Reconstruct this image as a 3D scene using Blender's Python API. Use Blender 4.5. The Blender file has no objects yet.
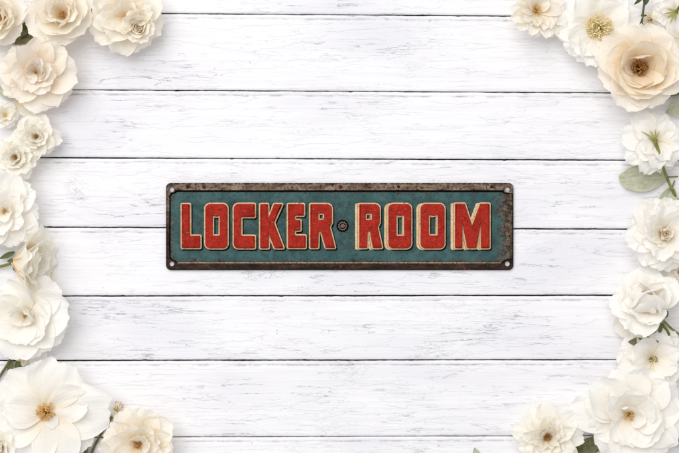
import bpy, bmesh, math, random
import numpy as np
from mathutils import Vector, Matrix, noise as mnoise

sc = bpy.context.scene
COL = sc.collection
S = 0.00115            # one unit of the layout (about a millimetre) in metres
CX, CY = 339.5, 226.5
D = 1450.0             # camera height above the boards, in layout units
R = math.radians

# ------------------------------------------------------------------ camera
cam = bpy.data.cameras.new("camera")
cam.sensor_width = 36.0
cam.lens = 36.0 * D / 679.0
cam.clip_start, cam.clip_end = 0.05, 50
camo = bpy.data.objects.new("camera", cam)
COL.objects.link(camo)
camo.location = (0, 0, D * S)
cam.dof.use_dof = True; cam.dof.focus_distance = (D - 3) * S; cam.dof.aperture_fstop = 3.2
sc.camera = camo

# ------------------------------------------------------------------ light
w = bpy.data.worlds.new("World"); sc.world = w; w.use_nodes = True
bg = w.node_tree.nodes["Background"]
bg.inputs[0].default_value = (1.0, 0.985, 0.97, 1); bg.inputs[1].default_value = 0.59

def area(name, loc, target, size, power, col):
    l = bpy.data.lights.new(name, 'AREA'); l.shape = 'SQUARE'; l.size = size
    l.energy = power; l.color = col
    o = bpy.data.objects.new(name, l); COL.objects.link(o); o.location = loc
    d = Vector(target) - Vector(loc); o.rotation_euler = d.to_track_quat('-Z', 'Y').to_euler()
area("window_light", (-1.5, 2.3, 4.0), (0, 0, 0), 4.6, 196, (1.0, 0.985, 0.97))

sc.view_settings.view_transform = 'Standard'
sc.view_settings.look = 'None'
sc.view_settings.exposure = 0.0
sc.view_settings.gamma = 1.0
sc.cycles.max_bounces = 16
sc.cycles.diffuse_bounces = 9
sc.cycles.filter_width = 1.4
sc.cycles.transmission_bounces = 8

# ------------------------------------------------------------------ helpers
def P(px, py, z=0.0):
    f = 1 - z / D
    return Vector(((px - CX) * f * S, -(py - CY) * f * S, z * S))

def link(name, me, mat, parent=None):
    o = bpy.data.objects.new(name, me); COL.objects.link(o)
    if mat: me.materials.append(mat)
    if parent: o.parent = parent
    return o

def tag(o, label, cat, group=None, kind=None):
    o['label'] = label; o['category'] = cat
    if group: o['group'] = group
    if kind: o['kind'] = kind
    return o

def empty(name, loc):
    o = bpy.data.objects.new(name, None); COL.objects.link(o); o.location = loc
    o.empty_display_size = 0.01
    return o

def smooth(me):
    for p in me.polygons: p.use_smooth = True

class NT:
    def __init__(s, name):
        s.m = bpy.data.materials.new(name); s.m.use_nodes = True
        s.t = s.m.node_tree; s.t.nodes.clear()
        s.out = s.n('ShaderNodeOutputMaterial')
    def n(s, typ, **kw):
        x = s.t.nodes.new(typ)
        for k, v in kw.items(): setattr(x, k, v)
        return x
    def l(s, a, b): s.t.links.new(a, b)
    def val(s, sock, v):
        if hasattr(v, 'is_linked') or isinstance(v, bpy.types.NodeSocket): s.l(v, sock)
        else: sock.default_value = v
    def math(s, op, a, b=0.0, c=None, clamp=False):
        x = s.n('ShaderNodeMath', operation=op); x.use_clamp = clamp
        s.val(x.inputs[0], a); s.val(x.inputs[1], b)
        if c is not None: s.val(x.inputs[2], c)
        return x.outputs[0]
    def mix(s, f, a, b, mode='MIX'):
        x = s.n('ShaderNodeMix', data_type='RGBA', blend_type=mode)
        s.val(x.inputs[0], f); s.val(x.inputs[6], a); s.val(x.inputs[7], b)
        return x.outputs[2]
    def ramp(s, f, a, b, lo=0.0, hi=1.0):
        x = s.n('ShaderNodeMapRange', interpolation_type='SMOOTHSTEP')
        s.val(x.inputs[0], f); x.inputs[1].default_value = a; x.inputs[2].default_value = b
        x.inputs[3].default_value = lo; x.inputs[4].default_value = hi
        return x.outputs[0]
    def mapping(s, vec, scale, loc=(0, 0, 0)):
        x = s.n('ShaderNodeMapping'); s.l(vec, x.inputs[0])
        x.inputs[3].default_value = scale; s.val(x.inputs[1], loc)
        return x.outputs[0]
    def noise(s, vec, scale, detail=4, rough=0.55, dist=0.0):
        x = s.n('ShaderNodeTexNoise'); s.l(vec, x.inputs['Vector'])
        x.inputs['Scale'].default_value = scale; x.inputs['Detail'].default_value = detail
        x.inputs['Roughness'].default_value = rough; x.inputs['Distortion'].default_value = dist
        return x.outputs[0]
    def bump(s, h, strength, dist):
        x = s.n('ShaderNodeBump'); x.inputs['Strength'].default_value = strength
        x.inputs['Distance'].default_value = dist; s.l(h, x.inputs['Height'])
        return x
    def principled(s, col, rough=0.5, spec=0.3, metal=0.0, normal=None):
        x = s.n('ShaderNodeBsdfPrincipled')
        s.val(x.inputs['Base Color'], col); s.val(x.inputs['Roughness'], rough)
        x.inputs['Specular IOR Level'].default_value = spec; s.val(x.inputs['Metallic'], metal)
        if normal: s.l(normal.outputs[0], x.inputs['Normal'])
        return x.outputs[0]
    def surf(s, sh): s.l(sh, s.out.inputs[0]); return s.m

def C(r, g, b):      # sRGB 0-255 -> linear
    f = lambda c: (c / 255 / 12.92) if c <= 10 else ((c / 255 + 0.055) / 1.055) ** 2.4
    return (f(r), f(g), f(b), 1)

# ------------------------------------------------------------------ painted boards
def mat_boards():
    t = NT("weathered_white_paint")
    oc = t.n('ShaderNodeTexCoord').outputs['Object']
    rnd = t.n('ShaderNodeObjectInfo').outputs['Random']
    off = t.n('ShaderNodeCombineXYZ'); t.l(t.math('MULTIPLY', rnd, 7.3), off.inputs[0]); t.l(t.math('MULTIPLY', rnd, 3.1), off.inputs[1]); t.l(rnd, off.inputs[2])
    ad = t.n('ShaderNodeVectorMath', operation='ADD'); t.l(oc, ad.inputs[0]); t.l(off.outputs[0], ad.inputs[1]); v = ad.outputs[0]
    big = t.noise(t.mapping(v, (5, 12, 1)), 1.0, 3, 0.5)
    big2 = t.noise(t.mapping(v, (7, 9, 1), (3.3, 1.2, 0)), 1.0, 2, 0.5)
    # wood grain telegraphing through the paint
    g1 = t.noise(t.mapping(v, (5, 230, 1)), 1.0, 6, 0.62, 0.8)
    g2 = t.noise(t.mapping(v, (26, 620, 1), (1, 5, 0)), 1.0, 4, 0.6, 0.3)
    # long thin cracks: zero-crossings of a stretched noise
    c1 = t.noise(t.mapping(v, (9, 100, 1), (8, 2, 0)), 1.0, 6, 0.62, 0.35)
    line = t.ramp(t.math('ABSOLUTE', t.math('SUBTRACT', c1, 0.5)), 0.0, 0.008, 1.0, 0.0)
    brk = t.ramp(t.noise(t.mapping(v, (20, 80, 1), (2, 9, 0)), 1.0, 3, 0.6), 0.48, 0.64)
    crack = t.math('MULTIPLY', t.math('MULTIPLY', line, brk), t.ramp(big, 0.42, 0.60, 0.12, 1.0))
    # short fine hairlines
    c2 = t.noise(t.mapping(v, (45, 640, 1), (4, 3, 0)), 1.0, 4, 0.65, 0.5)
    hair = t.math('MULTIPLY', t.ramp(c2, 0.66, 0.74), t.ramp(big2, 0.45, 0.65, 0.1, 1.0))
    # chips where the paint has flaked in specks
    c3 = t.noise(t.mapping(v, (300, 420, 1)), 1.0, 2, 0.5, 1.0)
    chip = t.math('MULTIPLY', t.ramp(c3, 0.70, 0.75), t.ramp(t.noise(t.mapping(v, (14, 30, 1), (6, 1, 0)), 1.0, 2), 0.55, 0.68))
    vor = t.noise(t.mapping(v, (70, 110, 1), (1, 7, 2)), 1.0, 4, 0.65, 1.2)
    web = t.math('MULTIPLY', t.ramp(t.math('ABSOLUTE', t.math('SUBTRACT', vor, 0.5)), 0.0, 0.012, 1.0, 0.0), t.ramp(t.noise(t.mapping(v, (11, 20, 1), (9, 4, 0)), 1.0, 2), 0.64, 0.76))
    tone = t.mix(t.ramp(g1, 0.35, 0.7, 0.0, 1.0), C(244, 244, 248), C(236, 236, 240))
    tone = t.mix(t.math('MULTIPLY', t.ramp(g2, 0.52, 0.72), t.ramp(big2, 0.4, 0.65, 0.1, 0.5)), tone, C(208, 207, 211))
    tone = t.mix(t.ramp(big, 0.42, 0.72, 0.0, 0.7), tone, C(226, 226, 234))
    tone = t.mix(t.math('MULTIPLY', hair, 0.30), tone, C(160, 157, 162))
    tone = t.mix(t.math('MULTIPLY', web, 0.32), tone, C(140, 137, 141))
    tone = t.mix(t.math('MULTIPLY', crack, 0.38), tone, C(104, 100, 104))
    tone = t.mix(t.math('MULTIPLY', chip, 0.6), tone, C(110, 104, 104))
    # worn edge mark along the beaded shoulder: vertex attribute 'edge'
    at = t.n('ShaderNodeAttribute', attribute_name='edge').outputs['Fac']
    en = t.noise(t.mapping(v, (42, 6, 1), (2, 2, 0)), 1.0, 4, 0.7)
    tone = t.mix(t.math('MULTIPLY', at, t.ramp(en, 0.40, 0.68, 0.05, 0.75)), tone, C(165, 161, 168))
    at2 = t.n('ShaderNodeAttribute', attribute_name='gap').outputs['Fac']
    tone = t.mix(at2, tone, C(120, 116, 118))
    h = t.math('ADD', t.math('MULTIPLY', g1, 0.5), t.math('MULTIPLY', g2, 0.4))
    h = t.math('SUBTRACT', h, t.math('MULTIPLY', t.math('ADD', crack, t.math('ADD', web, chip)), 0.8))
    peel = t.ramp(t.noise(t.mapping(v, (13, 75, 1), (5, 5, 1)), 1.0, 5, 0.62, 0.4), 0.53, 0.56)
    h = t.math('ADD', h, t.math('MULTIPLY', peel, 0.5))
    b = t.bump(h, 0.7, 0.0007)
    return t.surf(t.principled(tone, 0.62, 0.25, 0, b))

M_BOARD = mat_boards()

LINES = [(-62, -60), (12.3, 17.3), (89.4, 93.2), (157.5, 160.4), (227.0, 229.3), (296.2, 295.1), (360.6, 359.6), (437.6, 435.3), (510, 509)]
GAPW = [.6, .36, .30, .52, .62, .56, .52, .20, .6]   # half widths
def line_y(k, x): a, b = LINES[k]; return a + (b - a) * x / 679.0

def make_tabletop():
    root = empty("tabletop", (0, 0, 0))
    tag(root, "white painted weathered wooden boards laid side by side under everything", "tabletop", kind="structure")
    x0, x1, nx = -190.0, 870.0, 760
    xs = np.linspace(x0, x1, nx)
    for k in range(len(LINES) - 1):
        # profile rows measured from the top edge (photo up) and from the bottom edge
        prof_top = [(0.0, -6, 0, 1), (0.0, -2.2, 0, 1), (0.12, -0.8, 0, 0.5), (0.6, -0.12, 0, 0), (2.0, 0, 0, 0), (3.3, 0, 0.1, 0), (4.1, -0.30, 1, 0), (4.9, -0.28, 0.8, 0), (5.7, 0, 0.1, 0), (7.5, 0.0, 0, 0)]
        prof_bot = [(8, 0.0, 0, 0), (3, 0, 0, 0), (0.7, -0.10, 0, 0), (0.15, -0.7, 0, 0.4), (0.0, -2.0, 0, 1), (0.0, -6, 0, 1)]
        rows = []
        for (d, z, e, g) in prof_top: rows.append(('t', d, z, e, g))
        for f in (0.2, 0.35, 0.5, 0.65, 0.8): rows.append(('m', f, 0, 0, 0))
        for (d, z, e, g) in prof_bot: rows.append(('b', d, z, e, g))
        verts = []; edge = []; gap = []
        for (typ, d, z, e, g) in rows:
            for x in xs:
                yt = line_y(k, x); yb = line_y(k + 1, x)
                nt = mnoise.noise(Vector((x * 0.035, k * 9.1, 0))) * 0.55 + mnoise.noise(Vector((x * 0.22, k * 5.7, 4))) * 0.35
                nb = mnoise.noise(Vector((x * 0.035, k * 9.1 + 4.5, 8))) * 0.45 + mnoise.noise(Vector((x * 0.25, k * 3.3, 9))) * 0.3
                ht, hb = GAPW[k], GAPW[k + 1]
                cn = mnoise.noise(Vector((x * 0.11, k * 2.7, 31))); cb = mnoise.noise(Vector((x * 0.11, k * 2.7, 51)))
                nt += 1.2 * max(0, cn - 0.52) / 0.48 * 2; nb += 1.0 * max(0, cb - 0.55) / 0.45 * 2
                if k == 2:      # tight joint: nearly closed in places
                    ht = ht * (0.55 + 0.9 * max(0, min(1, 0.55 + 1.6 * mnoise.noise(Vector((x * 0.03, 3, 2))))))
                yt += max(0.05, ht * 0.8 + nt * 0.62); yb -= max(0.05, hb * 0.8 + nb * 0.55)
                if typ == 't': y = yt + d
                elif typ == 'b': y = yb - d
                else: y = (yt + 7.5) + (yb - 8 - yt - 7.5) * d
                zz = z
                if z > -1.9: zz += 0.35 * mnoise.noise(Vector((x * 0.006, y * 0.02, k)))
                v = P(x, y, 0); verts.append((v.x, v.y, zz * S)); edge.append(e); gap.append(g)
        nr = len(rows)
        faces = [(r * nx + c, (r + 1) * nx + c, (r + 1) * nx + c + 1, r * nx + c + 1) for r in range(nr - 1) for c in range(nx - 1)]
        me = bpy.data.meshes.new("plank"); me.from_pydata(verts, [], faces)
        a = me.attributes.new("edge", 'FLOAT', 'POINT'); a.data.foreach_set("value", edge)
        a = me.attributes.new("gap", 'FLOAT', 'POINT'); a.data.foreach_set("value", gap)
        smooth(me)
        o = link("plank", me, M_BOARD, root)
    # dark underside that closes the joints
    me = bpy.data.meshes.new("underboard")
    q = [P(-190, -62), P(870, -62), P(870, 510), P(-190, 510)]
    vs = [(p.x, p.y, zz * S) for zz in (-6.4, -22) for p in q]
    me.from_pydata(vs, [], [(3, 2, 1, 0), (4, 5, 6, 7), (0, 1, 5, 4), (1, 2, 6, 5), (2, 3, 7, 6), (3, 0, 4, 7)])
    t = NT("dark_joint_wood"); n = t.noise(t.n('ShaderNodeTexCoord').outputs['Object'], 60)
    link("underboard", me, t.surf(t.principled(t.mix(n, C(84, 80, 82), C(116, 110, 110)), 0.9)), root)
make_tabletop()

# ------------------------------------------------------------------ the sign
SX, SY = 339.5, 226.6
ZS, ZB = 0.72, 0.8
def ZF(z): return (z - 1.2) * ZS if z > 1.92 else 0.1 + 0.3 * (z > 1)
def sg(px, py): return ((px - SX) * S, -(py - SY) * S)

def arc_corner(p0, p1, p2, r, n=6):
    a = Vector(p0) - Vector(p1); b = Vector(p2) - Vector(p1)
    a.normalize(); b.normalize(); ang = a.angle(b); d = r / math.tan(ang / 2)
    s = Vector(p1) + a * d; e = Vector(p1) + b * d
    bis = (a + b).normalized(); c = Vector(p1) + bis * (r / math.sin(ang / 2))
    out = []
    for i in range(n + 1):
        f = i / n
        v1 = (s - c); v2 = (e - c)
        v = v1.lerp(v2, f); v = v.normalized() * r
        out.append(tuple(c + v))
    return out

def rounded(pts, radii, n=6):
    out = []
    m = len(pts)
    for i, p in enumerate(pts):
        r = radii[i] if isinstance(radii, (list, tuple)) else radii
        if r <= 0: out.append(tuple(p))
        else: out += arc_corner(pts[i - 1], p, pts[(i + 1) % m], r, n)
    return out

def circle(cx, cy, r, n=24): return [(cx + r * math.cos(2 * math.pi * i / n), cy + r * math.sin(2 * math.pi * i / n)) for i in range(n)]

def plate(name, contours, z0, z1, bevel, grow, mat, parent, res=2):
    """flat shape with holes, extruded z0..z1 (layout units) with a rounded rim"""
    cu = bpy.data.curves.new(name, 'CURVE'); cu.dimensions = '2D'; cu.fill_mode = 'BOTH'
    for c in contours:
        sp = cu.splines.new('POLY'); sp.points.add(len(c) - 1); sp.use_cyclic_u = True
        for i, p in enumerate(c):
            x, y = sg(*p); sp.points[i].co = (x, y, 0, 1)
    z0 = ZF(z0); z1 = ZF(z1); bevel = min(bevel * ZB, (z1 - z0) * 0.45)
    half = (z1 - z0) / 2 * S
    bevel *= S
    cu.extrude = max(1e-6, half - bevel); cu.bevel_depth = bevel; cu.bevel_resolution = res
    cu.offset = grow * S - bevel
    tmp = bpy.data.objects.new(name, cu); COL.objects.link(tmp)
    bpy.context.view_layer.update()
    me = bpy.data.meshes.new_from_object(tmp.evaluated_get(bpy.context.evaluated_depsgraph_get()))
    bpy.data.objects.remove(tmp); bpy.data.curves.remove(cu)
    me.transform(Matrix.Translation((0, 0, (z0 + z1) / 2 * S)))
    me.materials.clear(); me.name = name
    bm = bmesh.new(); bm.from_mesh(me); bmesh.ops.remove_doubles(bm, verts=bm.verts, dist=1e-7); bm.to_mesh(me); bm.free()
    return link(name, me, mat, parent)

def oc_of(t): return t.n('ShaderNodeTexCoord').outputs['Object']
def sep(t, v):
    x = t.n('ShaderNodeSeparateXYZ'); t.l(v, x.inputs[0]); return x.outputs

def mat_teal():
    t = NT("aged_teal_enamel"); oc = oc_of(t); x, y, z = sep(t, oc)
    n1 = t.noise(oc, 45, 5, 0.6); n2 = t.noise(oc, 190, 5, 0.65); n3 = t.noise(oc, 700, 3, 0.6)
    col = t.mix(t.ramp(n1, 0.3, 0.7), C(54, 84, 86), C(74, 105, 105))
    col = t.mix(t.ramp(n2, 0.45, 0.7, 0, 0.55), col, C(38, 56, 57))
    # pale rubbed scratches
    scr = t.noise(t.mapping(oc, (60, 420, 1)), 1.0, 4, 0.7, 0.8)
    col = t.mix(t.ramp(scr, 0.63, 0.74, 0, 0.35), col, C(130, 150, 145))
    # rust: creeps in from the right end and the borders
    ex = t.ramp(x, 140 * S, 180 * S)
    el = t.ramp(t.math('MULTIPLY', x, -1), 156 * S, 169 * S, 0, 0.6)
    ey = t.ramp(t.math('ABSOLUTE', y), 26 * S, 36 * S, 0, 0.58)
    edge = t.math('MAXIMUM', t.math('MAXIMUM', t.math('MULTIPLY', ex, 1.15), el), ey)
    f = t.ramp(t.math('ADD', edge, t.math('ADD', t.math('MULTIPLY', t.math('SUBTRACT', t.noise(oc, 70, 6, 0.75), 0.5), 1.5), t.math('MULTIPLY', t.math('SUBTRACT', t.noise(oc, 480, 3, 0.6), 0.5), 1.1))), 0.40, 0.85)
    rust = t.mix(t.ramp(n2, 0.4, 0.62), C(62, 44, 34), C(128, 104, 84))
    rust = t.mix(t.ramp(t.noise(oc, 420, 4, 0.7), 0.5, 0.6), rust, C(40, 30, 26))
    col = t.mix(t.math('MULTIPLY', f, 0.9), col, rust)
    lx = t.ramp(t.math('ABSOLUTE', x), 150 * S, 162 * S, 1, 0); ly = t.ramp(t.math('ABSOLUTE', t.math('ADD', y, -0.4 * S)), 22 * S, 27 * S, 1, 0)
    gm = t.math('MULTIPLY', t.math('MULTIPLY', lx, ly), t.ramp(t.noise(oc, 110, 5, 0.7), 0.40, 0.60, 0.0, 0.55))
    col = t.mix(gm, col, C(46, 62, 60))
    sp = t.ramp(n3, 0.59, 0.68, 0, 0.85)
    col = t.mix(sp, col, C(44, 38, 34))
    h = t.math('SUBTRACT', t.math('ADD', n2, t.math('MULTIPLY', n3, 0.4)), t.math('MULTIPLY', f, 0.4))
    return t.surf(t.principled(col, t.math('ADD', 0.62, t.math('MULTIPLY', f, 0.3)), 0.12, 0, t.bump(h, 0.8, 0.0010)))

def mat_frame():
    t = NT("rusted_brown_steel"); oc = oc_of(t); x, y, z = sep(t, oc)
    n1 = t.noise(t.mapping(oc, (55, 160, 1)), 1.0, 5, 0.65); n2 = t.noise(oc, 300, 5, 0.7); n3 = t.noise(t.mapping(oc, (30, 30, 1), (4, 1, 0)), 1.0, 3, 0.6)
    old = t.mix(t.ramp(n1, 0.32, 0.68), C(78, 60, 49), C(158, 138, 119))
    old = t.mix(t.ramp(n3, 0.5, 0.7, 0, 0.5), old, C(146, 112, 88))
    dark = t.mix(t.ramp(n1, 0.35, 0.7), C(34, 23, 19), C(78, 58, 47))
    col = t.mix(t.ramp(y, -8 * S, 32 * S), dark, old)  # rust tones; the top-lit difference between the rails is put into the colour
    col = t.mix(t.ramp(n2, 0.5, 0.62, 0, 0.85), col, C(36, 26, 22))
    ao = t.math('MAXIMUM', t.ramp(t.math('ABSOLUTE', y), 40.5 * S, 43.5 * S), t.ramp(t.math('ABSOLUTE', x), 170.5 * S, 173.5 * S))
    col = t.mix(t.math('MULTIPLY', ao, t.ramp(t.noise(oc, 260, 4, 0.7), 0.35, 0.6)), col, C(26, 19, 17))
    col = t.mix(t.ramp(t.noise(oc, 520, 3, 0.6), 0.66, 0.74, 0, 0.6), col, C(176, 156, 136))
    h = t.math('ADD', n2, t.math('MULTIPLY', n1, 0.5))
    return t.surf(t.principled(col, 0.7, 0.15, 0.1, t.bump(h, 0.9, 0.0010)))

def mat_paint(name, a, b, wear, spec):
    t = NT(name); oc = oc_of(t)
    n1 = t.noise(oc, 90, 4, 0.6); n2 = t.noise(oc, 420, 5, 0.7); n3 = t.noise(t.mapping(oc, (180, 520, 1)), 1.0, 4, 0.7)
    col = t.mix(t.ramp(n1, 0.3, 0.7), a, b)
    col = t.mix(t.ramp(n3, 0.58, 0.70, 0, 0.7), col, wear)
    col = t.mix(t.ramp(n2, 0.56, 0.66, 0, 0.65), col, spec)
    col = t.mix(t.ramp(t.noise(oc, 800, 3, 0.7), 0.60, 0.70, 0, 0.55), col, wear)
    col = t.mix(t.math('MULTIPLY', t.ramp(n1, 0.52, 0.66), t.ramp(t.noise(oc, 230, 5, 0.75), 0.46, 0.60, 0, 0.75)), col, spec)
    col = t.mix(t.ramp(t.noise(oc, 330, 4, 0.8), 0.61, 0.68, 0, 0.8), col, wear)
    return t.surf(t.principled(col, 0.62, 0.12, 0, t.bump(t.math('ADD', n2, t.math('MULTIPLY', n1, 1.5)), 0.8, 0.0010)))

def mat_plain(name, a, b, scale=300, rough=0.6, metal=0.0, spec=0.3):
    t = NT(name); n = t.noise(oc_of(t), scale, 4, 0.65)
    return t.surf(t.principled(t.mix(t.ramp(n, 0.35, 0.65), a, b), rough, spec, metal, t.bump(n, 0.4, 0.0004)))

M_TEAL = mat_teal(); M_FRAME = mat_frame()
M_RED = mat_paint("chipped_red_paint", C(142, 26, 18), C(180, 43, 30), C(204, 110, 80), C(84, 22, 17))
M_CREAM = mat_paint("worn_cream_paint", C(216, 186, 142), C(236, 212, 172), C(150, 104, 70), C(84, 60, 44))
M_GRIME = mat_plain("grimy_black_steel", C(22, 18, 16), C(44, 36, 31))
M_SEAM = mat_plain("stained_seam", C(104, 76, 54), C(160, 124, 88), 400, 0.8, 0.0, 0.05)
M_BLACK = mat_plain("black_and_groove_shade", C(7, 6, 6), C(20, 16, 14), 400, 0.9, 0.0, 0.05)  # groove and letter shade put into near-black colour; rosette itself is black
M_HIGHLIGHT = mat_plain("worn_edge_highlight", C(196, 170, 142), C(120, 94, 76), 520)
M_RUSTY = mat_plain("rusty_rivet", C(70, 28, 18), C(112, 50, 32), 500, 0.6, 0.2)
M_DARKIRON = mat_plain("dark_iron", C(26, 20, 18), C(48, 38, 34), 500, 0.45, 0.4)
M_ROS = mat_plain("tarnished_rosette", C(92, 76, 74), C(160, 138, 128), 700, 0.5, 0.3)

def chamf(x0, x1, y0, y1, r):     # rounded rectangle
    return rounded([(x0, y0), (x1, y0), (x1, y1), (x0, y1)], r)

LET = []    # char, contours, extrusion shift
LET.append(("L", [[(182.3, 204.3), (190.1, 204.3), (190.1, 235.9), (200.5, 235.9), (200.5, 247.8), (182.3, 247.8)]], 0))
def O(x0, x1, hx0, hx1, ht, hb): return [rounded([(x0, 204.2), (x1, 204.2), (x1, 248.1), (x0, 248.1)], 4.6), [(hx0, ht), ((hx0 + hx1) / 2, ht + 1.2), (hx1, ht), (hx1, hb), (hx0, hb)]]
LET.append(("O", O(205.8, 227.6, 212.9, 220.2, 215.4, 235.8), 0))
LET.append(("C", [rounded([(234.2, 204.1), (254.9, 204.1), (254.9, 216.9), (241.2, 216.9), (241.2, 236.0), (254.9, 236.0), (254.9, 248.1), (234.2, 248.1)], [4.4, 0, 0, 0, 0, 0, 0, 4.4])], 0))
LET.append(("K", [[(260.5, 204.3), (268.1, 204.3), (268.3, 219.5), (274.4, 204.3), (282.4, 204.3), (274.0, 222.7), (283.6, 248.1), (275.0, 248.1), (268.8, 233), (268.8, 248.1), (260.5, 248.1)]], 0))
LET.append(("E", [[(288.2, 204.3), (303.9, 204.3), (303.9, 215.6), (294.8, 215.6), (294.8, 220.2), (300.4, 220.2), (300.4, 230.4), (294.8, 230.4), (294.8, 235.6), (305.6, 235.6), (305.6, 247.8), (288.2, 247.8)]], 0))
def RR(dx, x0, br, wx, lx, cx0, cx1):
    return [rounded([(x0, 204.3), (br, 204.3), (br, 222.6), (wx, 227.0), (lx, 247.8), (lx - 9.2, 247.8), (x0 + 10.8, 231.4), (x0 + 8.2, 231.4), (x0 + 7.6, 247.8), (x0, 247.8)], [0, 4.6, 1.5, 0.8, 0, 0, 0, 0, 0, 0]),
            [(cx0 - 0.2, 213.4), (cx1 + 0.2, 213.4), (cx1 + 0.2, 220.2), (cx0 - 0.2, 220.2)]]
LET.append(("R", RR(0, 310.5, 331.7, 329.6, 335.0, 318.4, 324.0), 0))
LET.append(("R", RR(0, 359.3, 379.5, 377.4, 381.9, 365.7, 371.8), 1))
LET.append(("O", O(388.4, 410.9, 396.1, 404.0, 214.8, 236.0), 1))
LET.append(("O", O(420.5, 444.1, 428.5, 437.6, 214.6, 235.6), 1))
LET.append(("M", [[(454.8, 203.9), (464.4, 203.9), (471.7, 226.2), (479.9, 203.9), (489.1, 203.9), (489.1, 248.0), (480.6, 248.0), (480.6, 221.5), (475.9, 248.0), (467.0, 248.0), (461.9, 221.5), (461.9, 248.0), (454.8, 248.0)]], 1))

def soften(c, r=0.7):
    # knock the corners off, as worn embossing does
    out = []
    n = len(c)
    sgn = sum(c[i - 1][0] * c[i][1] - c[i][0] * c[i - 1][1] for i in range(n))
    for i in range(n):
        p0, p1_, p2 = Vector(c[i - 1]), Vector(c[i]), Vector(c[(i + 1) % n])
        a, b = p0 - p1_, p2 - p1_
        if (b.x * a.y - b.y * a.x) * sgn < 0 or min(a.length, b.length) < 2.0 or abs(a.angle(b) - math.pi) < 0.5: out.append(tuple(p1_)); continue
        for k in range(4):
            t_ = k / 3
            q0 = p1_ + a.normalized() * r; q2 = p1_ + b.normalized() * r
            out.append(tuple(q0 * (1 - t_) ** 2 + p1_ * 2 * t_ * (1 - t_) + q2 * t_ ** 2))
    return out

def dome(bm, cx, cy, z, r, h, n=14, rings=4):
    x, y = sg(cx, cy); prev = None
    for i in range(rings + 1):
        a = math.pi / 2 * i / rings
        rr = r * S * math.cos(a); zz = (z - 1.2 + h * math.sin(a)) * ZS * S
        if i == rings: ring = [bm.verts.new((x, y, zz))]
        else: ring = [bm.verts.new((x + rr * math.cos(2 * math.pi * k / n), y + rr * math.sin(2 * math.pi * k / n), zz)) for k in range(n)]
        if prev:
            for k in range(n):
                a_, b_ = prev[k], prev[(k + 1) % n]
                if len(ring) == 1: bm.faces.new((a_, b_, ring[0]))
                else: bm.faces.new((a_, b_, ring[(k + 1) % n], ring[k]))
        prev = ring

def torus(bm, cx, cy, z, r, t, n=28, m=8):
    x, y = sg(cx, cy); g = []
    for i in range(n):
        a = 2 * math.pi * i / n
        g.append([bm.verts.new((x + (r + t * math.cos(b)) * S * math.cos(a), y + (r + t * math.cos(b)) * S * math.sin(a), (z - 1.2 + t * math.sin(b)) * ZS * S)) for b in [2 * math.pi * j / m for j in range(m)]])
    for i in range(n):
        for j in range(m):
            bm.faces.new((g[i][j], g[(i + 1) % n][j], g[(i + 1) % n][(j + 1) % m], g[i][(j + 1) % m]))

def bm_obj(name, bm, mat, parent):
    me = bpy.data.meshes.new(name); bm.normal_update(); bm.to_mesh(me); bm.free(); smooth(me)
    return link(name, me, mat, parent)

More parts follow.
